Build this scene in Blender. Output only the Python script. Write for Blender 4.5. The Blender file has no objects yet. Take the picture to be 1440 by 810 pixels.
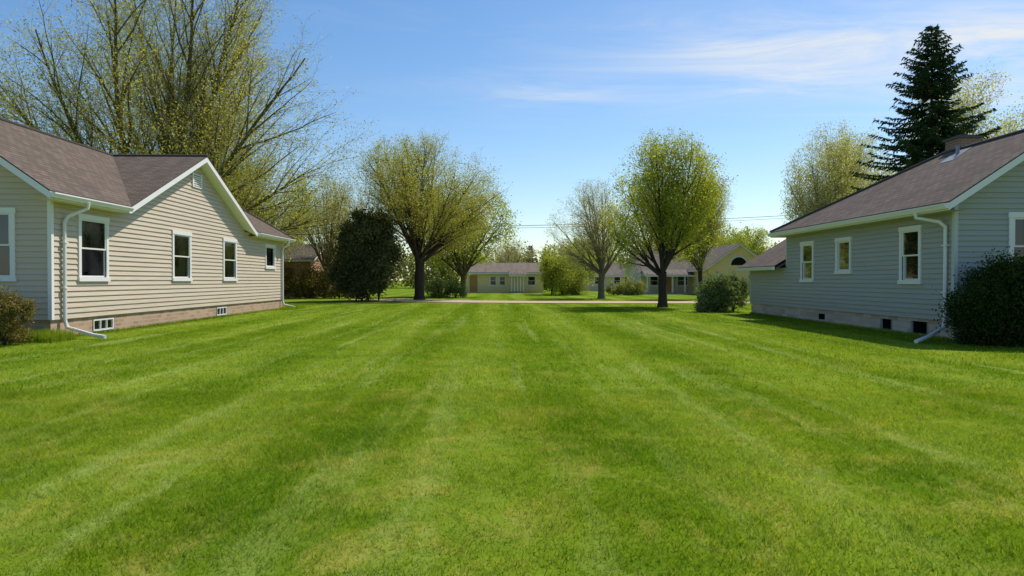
import bpy, math, random
import numpy as np
from mathutils import Vector
R=math.radians
scene=bpy.context.scene
scene.view_settings.view_transform='Standard'
scene.view_settings.look='None'
scene.view_settings.exposure=0
COL=scene.collection

# ---------------------------------------------------------------- node helpers
class NT:
    def __init__(s,tree): s.t=tree; s.n=tree.nodes; s.l=tree.links
    def new(s,typ,**kw):
        n=s.n.new(typ)
        for k,v in kw.items(): setattr(n,k,v)
        return n
    def link(s,a,b): s.l.new(a,b)
    def setin(s,n,name,v):
        if hasattr(v,'is_output') or isinstance(v,bpy.types.NodeSocket): s.l.new(v,n.inputs[name])
        else: n.inputs[name].default_value=v
    def math(s,op,a,b=0.0,clamp=False):
        n=s.new('ShaderNodeMath',operation=op); n.use_clamp=clamp
        s.setin(n,0,a); s.setin(n,1,b); return n.outputs[0]
    def noise(s,vec,scale,detail=3,rough=.5,dist=0):
        n=s.new('ShaderNodeTexNoise'); s.link(vec,n.inputs['Vector'])
        n.inputs['Scale'].default_value=scale; n.inputs['Detail'].default_value=detail
        n.inputs['Roughness'].default_value=rough; n.inputs['Distortion'].default_value=dist
        return n.outputs[0]
    def scale(s,vec,v):
        n=s.new('ShaderNodeMapping'); s.link(vec,n.inputs[0]); n.inputs['Scale'].default_value=v; return n.outputs[0]
    def ramp(s,fac,stops):
        n=s.new('ShaderNodeValToRGB'); s.link(fac,n.inputs[0]); e=n.color_ramp.elements
        while len(e)<len(stops): e.new(.5)
        for i,(p,c) in enumerate(stops):
            e[i].position=p; e[i].color=(c[0],c[1],c[2],1) if not isinstance(c,float) else (c,c,c,1)
        return n.outputs[0]
    def mix(s,f,a,b,mode='MIX'):
        n=s.new('ShaderNodeMix',data_type='RGBA',blend_type=mode)
        s.setin(n,0,f)
        for i,v in ((6,a),(7,b)):
            if isinstance(v,bpy.types.NodeSocket): s.l.new(v,n.inputs[i])
            else: n.inputs[i].default_value=(v[0],v[1],v[2],1)
        return n.outputs[2]
    def bump(s,h,strength,dist):
        n=s.new('ShaderNodeBump'); s.link(h,n.inputs['Height']); n.inputs['Strength'].default_value=strength; n.inputs['Distance'].default_value=dist
        return n.outputs[0]
def newmat(name):
    m=bpy.data.materials.new(name); m.use_nodes=True
    nt=NT(m.node_tree); b=nt.n['Principled BSDF']; return m,nt,b
def pos(nt): return nt.new('ShaderNodeNewGeometry').outputs['Position']
def simple(name,c,rough=.6,var=.12,scale=2.0,spec=.3,bump=0):
    m,nt,b=newmat(name); p=pos(nt)
    f=nt.noise(p,scale,5,.6)
    col=nt.mix(f,[x*(1-var) for x in c],[min(1,x*(1+var)) for x in c])
    nt.link(col,b.inputs['Base Color']); b.inputs['Roughness'].default_value=rough
    b.inputs['Specular IOR Level'].default_value=spec
    if bump: nt.link(nt.bump(nt.noise(p,40,4),bump,.01),b.inputs['Normal'])
    return m
def siding_mat(name,c):
    m,nt,b=newmat(name); p=pos(nt)
    f=nt.noise(nt.scale(p,(.5,.5,6)),1.3,5,.6)
    f2=nt.noise(p,.7,4,.6)
    col=nt.mix(f,[x*.88 for x in c],[x*1.09 for x in c])
    col=nt.mix(nt.math('MULTIPLY',f2,.25),col,[c[0]*.66,c[1]*.64,c[2]*.6])
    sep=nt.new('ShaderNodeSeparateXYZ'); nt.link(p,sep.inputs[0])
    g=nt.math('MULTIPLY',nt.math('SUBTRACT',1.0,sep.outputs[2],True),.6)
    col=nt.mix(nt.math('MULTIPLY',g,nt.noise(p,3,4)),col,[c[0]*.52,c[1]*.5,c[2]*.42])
    nt.link(col,b.inputs['Base Color']); b.inputs['Roughness'].default_value=.5
    b.inputs['Specular IOR Level'].default_value=.25
    nt.link(nt.bump(nt.noise(nt.scale(p,(1,1,12)),2.5,4),.35,.03),b.inputs['Normal'])
    return m
def uvsock(nt): return nt.new('ShaderNodeTexCoord').outputs['UV']
def shingle_mat(name,c):
    m,nt,b=newmat(name); uv=uvsock(nt)
    br=nt.new('ShaderNodeTexBrick'); nt.link(uv,br.inputs['Vector'])
    br.inputs['Color1'].default_value=(c[0]*.68,c[1]*.68,c[2]*.68,1)
    br.inputs['Color2'].default_value=(c[0]*1.22,c[1]*1.22,c[2]*1.22,1)
    br.inputs['Mortar'].default_value=(c[0]*.3,c[1]*.3,c[2]*.3,1)
    br.inputs['Scale'].default_value=1; br.inputs['Mortar Size'].default_value=.014
    br.inputs['Brick Width'].default_value=.3; br.inputs['Row Height'].default_value=.14
    br.inputs['Bias'].default_value=0
    n=nt.noise(uv,1.2,5,.65); n2=nt.noise(uv,60,2)
    col=nt.mix(nt.math('MULTIPLY',n,.5),br.outputs[0],[c[0]*.72,c[1]*.7,c[2]*.66])
    col=nt.mix(nt.math('MULTIPLY',n2,.4),col,[c[0]*1.25,c[1]*1.2,c[2]*1.15])
    st=nt.noise(nt.scale(uv,(2.2,.22,1)),1,4)
    col=nt.mix(nt.math('MULTIPLY',nt.math('SUBTRACT',st,.45,True),1.6),col,[c[0]*.5,c[1]*.5,c[2]*.5])
    nt.link(col,b.inputs['Base Color']); b.inputs['Roughness'].default_value=.95; b.inputs['Specular IOR Level'].default_value=.05
    nt.link(nt.bump(br.outputs[1],-.8,.03),b.inputs['Normal'])
    return m
def brick_mat(name,c,w=.3,h=.1,mortar=.35):
    m,nt,b=newmat(name); uv=uvsock(nt)
    br=nt.new('ShaderNodeTexBrick'); nt.link(uv,br.inputs['Vector'])
    br.inputs['Color1'].default_value=(c[0]*.75,c[1]*.7,c[2]*.66,1)
    br.inputs['Color2'].default_value=(c[0]*1.2,c[1]*1.2,c[2]*1.2,1)
    br.inputs['Mortar'].default_value=(mortar,mortar*.9,mortar*.8,1)
    br.inputs['Scale'].default_value=1; br.inputs['Mortar Size'].default_value=.012
    br.inputs['Brick Width'].default_value=w; br.inputs['Row Height'].default_value=h
    n=nt.noise(uv,3,5,.7)
    col=nt.mix(nt.math('MULTIPLY',n,.5),br.outputs[0],[c[0]*.7,c[1]*.66,c[2]*.6])
    nt.link(col,b.inputs['Base Color']); b.inputs['Roughness'].default_value=.9
    nt.link(nt.bump(br.outputs[1],-.7,.02),b.inputs['Normal'])
    return m
def leaf_mat(name,c1,c2,trans=.4,tint=1.3):
    m=bpy.data.materials.new(name); m.use_nodes=True; nt=NT(m.node_tree)
    nt.n.remove(nt.n['Principled BSDF']); out=nt.n['Material Output']
    a=nt.new('ShaderNodeAttribute',attribute_name='rnd')
    big=nt.noise(pos(nt),.6,3)
    f=nt.math('ADD',nt.math('MULTIPLY',a.outputs['Fac'],.6),nt.math('MULTIPLY',nt.math('SUBTRACT',big,.35),.9),True)
    col=nt.mix(f,c1,c2)
    d=nt.new('ShaderNodeBsdfDiffuse'); nt.link(col,d.inputs[0])
    t=nt.new('ShaderNodeBsdfTranslucent')
    tc=nt.mix(1.0,col,[tint,tint,.7],'MULTIPLY'); nt.link(tc,t.inputs[0])
    mx=nt.new('ShaderNodeMixShader'); mx.inputs[0].default_value=trans
    nt.link(d.outputs[0],mx.inputs[1]); nt.link(t.outputs[0],mx.inputs[2]); nt.link(mx.outputs[0],out.inputs[0])
    return m
def bark_mat(name,c):
    m,nt,b=newmat(name); p=pos(nt)
    f=nt.noise(nt.scale(p,(6,6,1)),2,6,.7)
    col=nt.mix(f,[x*.55 for x in c],[x*1.4 for x in c])
    nt.link(col,b.inputs['Base Color']); b.inputs['Roughness'].default_value=.95; b.inputs['Specular IOR Level'].default_value=.1
    nt.link(nt.bump(f,.8,.04),b.inputs['Normal'])
    return m

# ------------------------------------------------------------ mesh builders
def arr_mesh(name,V,F,matidx=None,rnd=None,smooth=None,mats=()):
    V=np.asarray(V,np.float32); F=np.asarray(F,np.int32); k=F.shape[1]; M=len(F)
    me=bpy.data.meshes.new(name)
    me.vertices.add(len(V)); me.vertices.foreach_set('co',V.ravel())
    me.loops.add(M*k); me.loops.foreach_set('vertex_index',F.ravel())
    me.polygons.add(M); me.polygons.foreach_set('loop_start',np.arange(M,dtype=np.int32)*k)
    try: me.polygons.foreach_set('loop_total',np.full(M,k,np.int32))
    except Exception: pass
    if matidx is not None: me.polygons.foreach_set('material_index',np.asarray(matidx,np.int32))
    me.polygons.foreach_set('use_smooth',np.asarray(smooth if smooth is not None else np.zeros(M),bool))
    if rnd is not None:
        a=me.attributes.new('rnd','FLOAT','FACE'); a.data.foreach_set('value',np.asarray(rnd,np.float32))
    for m in mats: me.materials.append(m)
    me.update(calc_edges=True)
    return me
def addobj(name,me,loc=(0,0,0),parent=None,rot=0,scale=1):
    o=bpy.data.objects.new(name,me); COL.objects.link(o)
    o.location=loc; o.rotation_euler=(0,0,rot)
    o.scale=(scale,)*3 if not hasattr(scale,'__len__') else scale
    if parent is not None:
        o.parent=parent; o.location=Vector(loc)-parent.location
    return o
def empty(name,loc):
    e=bpy.data.objects.new(name,None); e.location=loc; COL.objects.link(e); return e

class MB:
    def __init__(s): s.v=[]; s.f=[]; s.m=[]; s.uv=[]
    def poly(s,pts,mat=0,uv=None):
        pts=[Vector(p) for p in pts]
        i=len(s.v); s.v+=pts; s.f.append(list(range(i,i+len(pts)))); s.m.append(mat)
        if uv is None:
            n=Vector((0,0,0))
            for a in range(1,len(pts)-1): n+=(pts[a]-pts[0]).cross(pts[a+1]-pts[0])
            if n.length<1e-12: n=Vector((0,0,1))
            n.normalize()
            u=Vector((0,0,1)).cross(n)
            if u.length<.01: u=Vector((1,0,0))
            u.normalize(); w=n.cross(u)
            uv=[(p.dot(u),p.dot(w)) for p in pts]
        s.uv+=uv
    def box(s,x0,x1,y0,y1,z0,z1,mat=0):
        P=[(x0,y0,z0),(x1,y0,z0),(x1,y1,z0),(x0,y1,z0),(x0,y0,z1),(x1,y0,z1),(x1,y1,z1),(x0,y1,z1)]
        for f in ((0,3,2,1),(4,5,6,7),(0,1,5,4),(1,2,6,5),(2,3,7,6),(3,0,4,7)): s.poly([P[i] for i in f],mat)
    def pipe(s,pts,w=.035,mat=0,k=8):
        pts=[Vector(p) for p in pts]; rings=[]
        for i,p in enumerate(pts):
            a=(pts[i]-pts[i-1]).normalized() if i>0 else None
            b=(pts[i+1]-pts[i]).normalized() if i<len(pts)-1 else None
            d=(a+b).normalized() if a and b else (a or b)
            ref=Vector((0,1,0)) if abs(d.y)<.9 else Vector((1,0,0))
            u=d.cross(ref).normalized(); v=d.cross(u)
            rings.append([p+u*(w*math.cos(t*2*math.pi/k))+v*(w*math.sin(t*2*math.pi/k)) for t in range(k)])
        for i in range(len(rings)-1):
            for t in range(k):
                s.poly([rings[i][t],rings[i][(t+1)%k],rings[i+1][(t+1)%k],rings[i+1][t]],mat)
        s.poly(rings[0],mat); s.poly(rings[-1][::-1],mat)
    def obj(s,name,mats,parent=None):
        me=bpy.data.meshes.new(name)
        o=Vector(parent.location) if parent else Vector((0,0,0))
        me.from_pydata([tuple(p-o) for p in s.v],[],s.f)
        me.polygons.foreach_set('material_index',s.m)
        l=me.uv_layers.new(name='UVMap'); l.data.foreach_set('uv',[c for u in s.uv for c in u])
        for m in mats: me.materials.append(m)
        me.update()
        ob=bpy.data.objects.new(name,me); COL.objects.link(ob)
        if parent: ob.parent=parent
        return ob

class Plane:  # wall plane: u horizontal coordinate, z, n outward
    def __init__(s,axis,c,sign): s.a=axis; s.c=c; s.s=sign   # axis 'x' => plane X=c, u=Y
    def P(s,u,z,n):
        return (s.c+s.s*n,u,z) if s.a=='x' else (u,s.c+s.s*n,z)
    def box(s,mb,u0,u1,z0,z1,n0,n1,mat=0):
        if s.a=='x':
            a,b=sorted((s.c+s.s*n0,s.c+s.s*n1)); mb.box(a,b,u0,u1,z0,z1,mat)
        else:
            a,b=sorted((s.c+s.s*n0,s.c+s.s*n1)); mb.box(u0,u1,a,b,z0,z1,mat)

def siding(mb,pl,z0,z1,pitch,ext,ops=(),kinks=(),lap=.028,base=.002,mat=0):
    nr=int(math.ceil((z1-z0)/pitch)); e=1e-4
    for r in range(nr):
        zr=z0+r*pitch; zt=min(zr+pitch,z1)
        bp={zr,zt}
        for o in ops:
            for z in (o[2],o[3]):
                if zr<z<zt: bp.add(z)
        for z in kinks:
            if zr<z<zt: bp.add(z)
        bp=sorted(bp)
        for a,b in zip(bp[:-1],bp[1:]):
            if b-a<1e-5: continue
            ea=ext(a+e); eb=ext(b-e)
            if ea[1]-ea[0]<.02: continue
            if eb[1]<eb[0]: m=(eb[0]+eb[1])/2; eb=(m,m)
            na=base+lap*(1-(a-zr)/pitch); nb=base+lap*(1-(b-zr)/pitch)
            segs=[]; cur=(ea[0],eb[0])
            for o in sorted(ops):
                if o[2]<=a+e and o[3]>=b-e:
                    segs.append((cur[0],cur[1],o[0],o[0])); cur=(o[1],o[1])
            segs.append((cur[0],cur[1],ea[1],eb[1]))
            for la,lb,ra,rb in segs:
                if ra-la<1e-3: continue
                mb.poly([pl.P(la,a,na),pl.P(ra,a,na),pl.P(rb,b,nb),pl.P(lb,b,nb)],mat,[(la,a),(ra,a),(rb,b),(lb,b)])
                if abs(a-zr)<1e-6 and lap>0:
                    mb.poly([pl.P(la,a,0),pl.P(ra,a,0),pl.P(ra,a,na),pl.P(la,a,na)],mat)
def pocket(mb,pl,u0,u1,z0,z1,d,mat):
    P=pl.P
    mb.poly([P(u0,z0,-d),P(u1,z0,-d),P(u1,z1,-d),P(u0,z1,-d)],mat)
    mb.poly([P(u0,z0,.02),P(u0,z0,-d),P(u0,z1,-d),P(u0,z1,.02)],mat)
    mb.poly([P(u1,z0,.02),P(u1,z0,-d),P(u1,z1,-d),P(u1,z1,.02)],mat)
    mb.poly([P(u0,z0,.02),P(u1,z0,.02),P(u1,z0,-d),P(u0,z0,-d)],mat)
    mb.poly([P(u0,z1,.02),P(u1,z1,.02),P(u1,z1,-d),P(u0,z1,-d)],mat)
def window(mb,pl,u0,u1,z0,z1,tr=.11,rail=True,curtain=1):
    # mats: 0 white trim,1 glass,2 dark interior,3 curtain
    pl.box(mb,u0,u0+tr,z0,z1,-.02,.05); pl.box(mb,u1-tr,u1,z0,z1,-.02,.05)
    pl.box(mb,u0-.02,u1+.02,z1-tr*.9,z1+.025,-.02,.062)
    pl.box(mb,u0-.03,u1+.03,z0-.03,z0+tr*.7,-.02,.075)
    a,b,c,d=u0+tr,u1-tr,z0+tr*.7,z1-tr*.9
    s=.04
    mid=(c+d)/2
    def sash(c0,d0,n):
        pl.box(mb,a,a+s,c0,d0,n-.03,n); pl.box(mb,b-s,b,c0,d0,n-.03,n)
        pl.box(mb,a+s,b-s,c0,c0+s,n-.03,n-.001); pl.box(mb,a+s,b-s,d0-s,d0,n-.03,n-.001)
        mb.poly([pl.P(a+s,c0+s,n-.018),pl.P(b-s,c0+s,n-.018),pl.P(b-s,d0-s,n-.018),pl.P(a+s,d0-s,n-.018)],1)
    if rail: sash(c,mid+.02,.0); sash(mid-.02,d,.032)
    else: sash(c,d,.015)
    pocket(mb,pl,a,b,c,d,.5,2)
    if curtain:
        w=b-a
        for (s0,s1) in ((a,a+w*(.38 if curtain==1 else .5)),(b-w*(.38 if curtain==1 else .5),b)):
            N=14
            for i in range(N):
                ua=s0+(s1-s0)*i/N; ub=s0+(s1-s0)*(i+1)/N
                na=-.13+.018*(i%2*2-1); nb=-.13+.018*((i+1)%2*2-1)
                mb.poly([pl.P(ua,c,na),pl.P(ub,c,nb),pl.P(ub,d,nb),pl.P(ua,d,na)],3)
def slab(mb,pts,exposed,t=.2,sh=.035):
    mb.poly(pts,0); n=len(pts)
    for i in exposed:
        a=Vector(pts[i]); b=Vector(pts[(i+1)%n]); z=Vector((0,0,1))
        mb.poly([a,b,b-z*sh,a-z*sh],2); mb.poly([a-z*sh,b-z*sh,b-z*t,a-z*t],1)
    mb.poly([Vector(p)-Vector((0,0,t)) for p in pts][::-1],1)

# ---------------------------------------------------------------- materials
M_trim=simple('white_trim_paint',(.78,.76,.74),.4,.04,3)
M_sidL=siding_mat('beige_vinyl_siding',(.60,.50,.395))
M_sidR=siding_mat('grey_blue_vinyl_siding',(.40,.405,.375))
M_roofL=shingle_mat('brown_shingles',(.155,.124,.105))
M_roofR=shingle_mat('grey_shingles',(.165,.138,.120))
M_edge=simple('shingle_edge',(.07,.06,.055),.9)
M_fndL=brick_mat('tan_brick',(.46,.30,.19),.32,.11,.46)
M_fndR=brick_mat('stone_block',(.50,.42,.34),.45,.16,.40)
M_chim=brick_mat('red_brick',(.28,.15,.10),.22,.075,.3)
M_dark=simple('dark_interior',(.012,.012,.013),.9)
M_curt=simple('curtain_cloth',(.26,.26,.26),.9)
M_metal=simple('galvanised_metal',(.25,.27,.29),.45)
def glass_mat():
    m=bpy.data.materials.new('window_glass'); m.use_nodes=True; nt=NT(m.node_tree)
    nt.n.remove(nt.n['Principled BSDF']); out=nt.n['Material Output']
    tr=nt.new('ShaderNodeBsdfTransparent'); tr.inputs[0].default_value=(.46,.48,.49,1)
    gl=nt.new('ShaderNodeBsdfGlossy'); gl.inputs['Roughness'].default_value=.03; gl.inputs[0].default_value=(.6,.65,.7,1)
    fr=nt.new('ShaderNodeFresnel'); fr.inputs[0].default_value=1.45
    nt.link(nt.bump(nt.noise(pos(nt),1.5,2),.05,.05),gl.inputs['Normal'])
    mx=nt.new('ShaderNodeMixShader'); nt.link(nt.math('ADD',fr.outputs[0],.06,True),mx.inputs[0])
    nt.link(tr.outputs[0],mx.inputs[1]); nt.link(gl.outputs[0],mx.inputs[2]); nt.link(mx.outputs[0],out.inputs[0])
    return m
M_glass=glass_mat()
WM=[M_trim,M_glass,M_dark,M_curt]

# ================================================================ LEFT HOUSE
LH=empty('beige_siding_house',(-13.4,26,0))
W=Plane('x',-10.54,1); F=Plane('y',17.0,-1)
zt=.46; RX,RZ=-13.4,5.725
wins=[(18.05,19.42,1.40,3.05,1,1),(23.2,24.6,1.40,3.0,1,1),(27.45,28.85,1.40,3.0,1,1),(32.4,33.8,1.95,3.02,0,2)]
walls=MB()
ops=[w[:4] for w in wins]
def extW(z):
    if z<3.42: return (17.02,35.1)
    h=(5.53-z)/.44; return (25.1-h,25.1+h)
siding(walls,W,zt,5.5,.135,extW,ops,kinks=(3.42,))
fw=[(-12.95,-11.35,1.40,3.08,1,1),(-15.4,-14.0,1.40,3.08,1,1)]
def extF(z):
    if z<3.45: return (-16.26,-10.56)
    h=(RZ-.2-z)/.7; return (RX-h,RX+h)
siding(walls,F,zt,5.5,.135,extF,[w[:4] for w in fw],kinks=(3.45,))
siding(walls,Plane('y',35.1,1),zt,3.5,.135,lambda z:(-16.26,-10.54))
siding(walls,Plane('x',-16.28,-1),zt,3.5,.135,lambda z:(17,35.1))
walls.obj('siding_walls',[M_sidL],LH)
wm=MB()
for w in wins: window(wm,W,*w[:4],rail=bool(w[4]),curtain=w[5])
for w in fw: window(wm,F,*w[:4],rail=True,curtain=1)
wm.obj('windows',WM,LH)
tm=MB()
tm.box(-10.60,-10.505,16.965,17.06,zt,3.5)
tm.box(-10.60,-10.505,35.04,35.13,zt,3.4)
W.box(tm,17.06,20.3,3.30,3.42,.02,.04); W.box(tm,30.1,35.04,3.30,3.42,.02,.04)
tm.poly([(-10.17,16.32,3.262),(-10.17,19.9,3.262),(-10.54,19.9,3.262),(-10.54,16.32,3.262)])
tm.poly([(-10.17,30.3,3.262),(-10.17,35.55,3.262),(-10.54,35.55,3.262),(-10.54,30.3,3.262)])
W.box(tm,24.72,24.80,4.62,5.12,.02,.06); W.box(tm,25.40,25.48,4.62,5.12,.02,.06)
for i in range(7): W.box(tm,24.80,25.40,4.62+i*.072,4.655+i*.072,.02,.055)
tm.obj('trim_boards',[M_trim],LH)
rm=MB()
E,Wd=-10.15,-16.65; A=(E,19.94,3.45); B=(E,25.1,5.725); C=(RX,25.1,5.725); D=(E,30.26,3.45)
slab(rm,[(E,16.35,3.45),A,C,(RX,16.35,RZ)],[0,3])
slab(rm,[A,B,C],[0])
slab(rm,[D,C,B],[2])
slab(rm,[D,(E,35.6,3.45),(RX,31.6,RZ),C],[0])
slab(rm,[(E,35.6,3.45),(Wd,35.6,3.45),(RX,31.6,RZ)],[0])
slab(rm,[(Wd,35.6,3.45),(Wd,16.35,3.45),(RX,16.35,RZ),(RX,31.6,RZ)],[0,1])
for (p,q) in (((RX,16.33,RZ+.02),(RX,31.6,RZ+.02)),((E+.02,25.1,RZ+.02),(RX,25.1,RZ+.02)),((E,35.6,3.47),(RX,31.6,RZ+.02))):
    rm.pipe([p,q],.045,2,6)
rm.obj('shingle_roof',[M_roofL,M_trim,M_edge],LH)
fm=MB()
bops=[(18.75,19.75,.06,.38),(26.9,27.9,.06,.38)]
siding(fm,Plane('x',-10.56,1),-.3,zt,2,lambda z:(17.0,35.08),bops,lap=0,base=0)
siding(fm,Plane('y',17.03,-1),-.3,zt,2,lambda z:(-16.2,-10.56),lap=0,base=0)
siding(fm,Plane('y',35.07,1),-.3,zt,2,lambda z:(-16.2,-10.56),lap=0,base=0)
siding(fm,Plane('x',-16.2,-1),-.3,zt,2,lambda z:(17.0,35.08),lap=0,base=0)
fm.obj('brick_foundation',[M_fndL],LH)
bw=MB(); PB=Plane('x',-10.56,1)
for o in bops:
    pocket(bw,PB,o[0],o[1],o[2],o[3],.3,2)
    for (a,b,c,d) in ((o[0],o[0]+.05,o[2],o[3]),(o[1]-.05,o[1],o[2],o[3]),(o[0]+.05,o[1]-.05,o[3]-.045,o[3]),(o[0]+.05,o[1]-.05,o[2],o[2]+.045),(o[0]+.34,o[0]+.37,o[2]+.045,o[3]-.045),(o[0]+.64,o[0]+.67,o[2]+.045,o[3]-.045)):
        PB.box(bw,a,b,c,d,-.04,.015)
    bw.poly([PB.P(o[0]+.05,o[2]+.04,-.03),PB.P(o[1]-.05,o[2]+.04,-.03),PB.P(o[1]-.05,o[3]-.04,-.03),PB.P(o[0]+.05,o[3]-.04,-.03)],1)
bw.obj('basement_windows',WM,LH)
def gutter(mb,x,y0,y1,z,s):
    prof=[(0,0),(0,-.11),(.075,-.115),(.10,-.06),(.12,-.03),(.12,0),(.108,0),(.105,-.03),(.07,-.10),(.012,-.10),(.012,0)]
    for i in range(len(prof)-1):
        a,b=prof[i],prof[i+1]
        mb.poly([(x+s*a[0],y0,z+a[1]),(x+s*a[0],y1,z+a[1]),(x+s*b[0],y1,z+b[1]),(x+s*b[0],y0,z+b[1])])
    for y in (y0,y1): mb.poly([(x+s*p[0],y,z+p[1]) for p in prof[:6]])
gm=MB()
gutter(gm,E+.003,16.35,19.85,3.40,1); gutter(gm,E+.003,30.35,35.6,3.40,1)
gm.pipe([(-10.08,17.75,3.30),(-10.10,17.75,3.16),(-10.40,17.45,2.95),(-10.46,17.40,2.8),(-10.46,17.40,.42),(-10.42,17.41,.26),(-9.55,17.0,.10),(-9.2,16.85,.07)],.045)
gm.pipe([(-10.08,34.6,3.30),(-10.10,34.6,3.16),(-10.40,34.75,2.95),(-10.46,34.8,2.8),(-10.46,34.8,.4),(-10.40,34.8,.22),(-9.8,34.6,.08)],.05)
for z in (1.2,2.3): W.box(gm,17.33,17.47,z,z+.03,.02,.135)
gm.obj('gutter_and_downspouts',[M_trim],LH)

# ================================================================ RIGHT HOUSE
RH=empty('grey_siding_house',(13.05,21,0))
W2=Plane('x',10.60,-1); F2=Plane('y',16.3,-1)
E2,X2,Z2,T2=10.15,13.05,5.094,3.18
zf=.44
wins2=[(17.55,18.50,1.33,2.76,1,2),(21.07,22.04,1.62,2.68,0,2),(23.6,24.6,1.36,2.70,1,2)]
walls=MB()
siding(walls,W2,zf,3.24,.125,lambda z:(16.32,25.85),[w[:4] for w in wins2])
siding(walls,W2,zf,1.86,.125,lambda z:(25.85,29.6))
fw2=[(11.85,13.0,1.45,2.95,1,1)]
def extF2(z):
    if z<3.2: return (10.62,15.5)
    h=(Z2-.2-z)/.66; return (X2-h,X2+h)
siding(walls,F2,zf,4.88,.125,extF2,[w[:4] for w in fw2],kinks=(3.2,))
siding(walls,Plane('y',25.85,1),zf,3.2,.125,lambda z:(10.60,15.5))
def extR(z):
    h=(3.6-z)/.6; return (max(10.6,X2-h),min(15.5,X2+h))
siding(walls,Plane('y',29.6,1),zf,3.5,.125,extR)
siding(walls,Plane('x',15.5,1),zf,3.2,.125,lambda z:(16.3,25.85))
siding(walls,Plane('x',15.5,1),zf,1.86,.125,lambda z:(25.85,29.6))
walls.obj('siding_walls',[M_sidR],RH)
wm=MB()
for w in wins2: window(wm,W2,*w[:4],tr=.1,rail=bool(w[4]),curtain=w[5])
for w in fw2: window(wm,F2,*w[:4],rail=True,curtain=1)
wm.obj('windows',WM,RH)
tm=MB()
tm.box(10.565,10.66,16.265,16.36,zf,3.2,0)
tm.box(10.565,10.66,25.80,25.88,1.9,3.1,0)
tm.box(10.565,10.66,29.55,29.63,zf,1.8,0)
tm.poly([(10.17,15.85,2.99),(10.17,26.28,2.99),(10.6,26.28,2.99),(10.6,15.85,2.99)])
tm.obj('trim_boards',[simple('pale_grey_trim',(.52,.53,.50),.5,.05),],RH)
rm=MB()
slab(rm,[(E2,15.8,T2),(X2,15.8,Z2),(X2,20.6,Z2),(E2,26.3,T2)],[0,3])
slab(rm,[(E2,26.3,T2),(X2,20.6,Z2),(15.95,26.3,T2)],[2])
slab(rm,[(15.95,26.3,T2),(X2,20.6,Z2),(X2,15.8,Z2),(15.95,15.8,T2)],[2,3])
e3=1.94; r3=e3+.6*(X2-10.2)
slab(rm,[(10.2,26.0,e3),(X2,26.0,r3),(X2,29.95,r3),(10.2,29.95,e3)],[2,3],t=.16)
slab(rm,[(15.9,26.0,e3),(15.9,29.95,e3),(X2,29.95,r3),(X2,26.0,r3)],[0,1],t=.16)
rm.pipe([(X2,15.78,Z2+.02),(X2,20.6,Z2+.02),(E2,26.3,T2+.02)],.045,2,6)
rm.pipe([(12.75,19.5,4.8),(12.75,19.5,5.12)],.05,3,10)
rm.poly([(12.4,19.2,T2+.66*(12.4-E2)+.012),(12.95,19.2,T2+.66*(12.95-E2)+.012),(12.95,19.8,T2+.66*(12.95-E2)+.012),(12.4,19.8,T2+.66*(12.4-E2)+.012)],3)
rm.obj('shingle_roof',[M_roofR,M_trim,M_edge,M_metal],RH)
cm=MB()
cm.box(13.1,13.75,20.0,20.6,4.2,5.44,0); cm.box(13.05,13.80,19.95,20.65,5.44,5.50,1); cm.box(13.2,13.65,20.1,20.5,5.50,5.56,1)
cm.obj('chimney',[M_chim,simple('chimney_cap',(.10,.085,.08),.8)],RH)
fm=MB()
vents=[(17.35,18.05,.06,.36),(18.95,19.5,.06,.34),(22.9,23.3,.12,.30)]
siding(fm,Plane('x',10.63,-1),-.3,zf,2,lambda z:(16.3,29.6),vents,lap=0,base=0)
siding(fm,Plane('y',16.33,-1),-.3,zf,2,lambda z:(10.63,15.45),lap=0,base=0)
siding(fm,Plane('y',29.57,1),-.3,zf,2,lambda z:(10.63,15.45),lap=0,base=0)
siding(fm,Plane('x',15.45,1),-.3,zf,2,lambda z:(16.3,29.6),lap=0,base=0)
PV=Plane('x',10.63,-1)
for v in vents: pocket(fm,PV,*v,.4,1)
for v in vents[:2]:
    PV.box(fm,v[0]-.02,v[0]+.03,v[2],v[3],-.03,.012,2); PV.box(fm,v[1]-.03,v[1]+.02,v[2],v[3],-.03,.012,2)
fm.obj('stone_foundation',[M_fndR,M_dark,simple('old_frame',(.35,.36,.35),.7)],RH)
gm=MB()
gutter(gm,E2-.003,15.8,26.3,3.13,-1); gutter(gm,10.197,26.35,29.95,1.90,-1)
gm.pipe([(10.05,16.95,3.02),(10.08,16.95,2.9),(10.42,16.6,2.78),(10.52,16.52,2.66),(10.52,16.52,.42),(10.46,16.5,.28),(9.75,15.9,.12),(9.2,15.45,.05)],.045)
for z in (1.1,2.2): W2.box(gm,16.45,16.6,z,z+.03,.02,.13)
gm.obj('gutter_and_downspout',[M_trim],RH)

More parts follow.
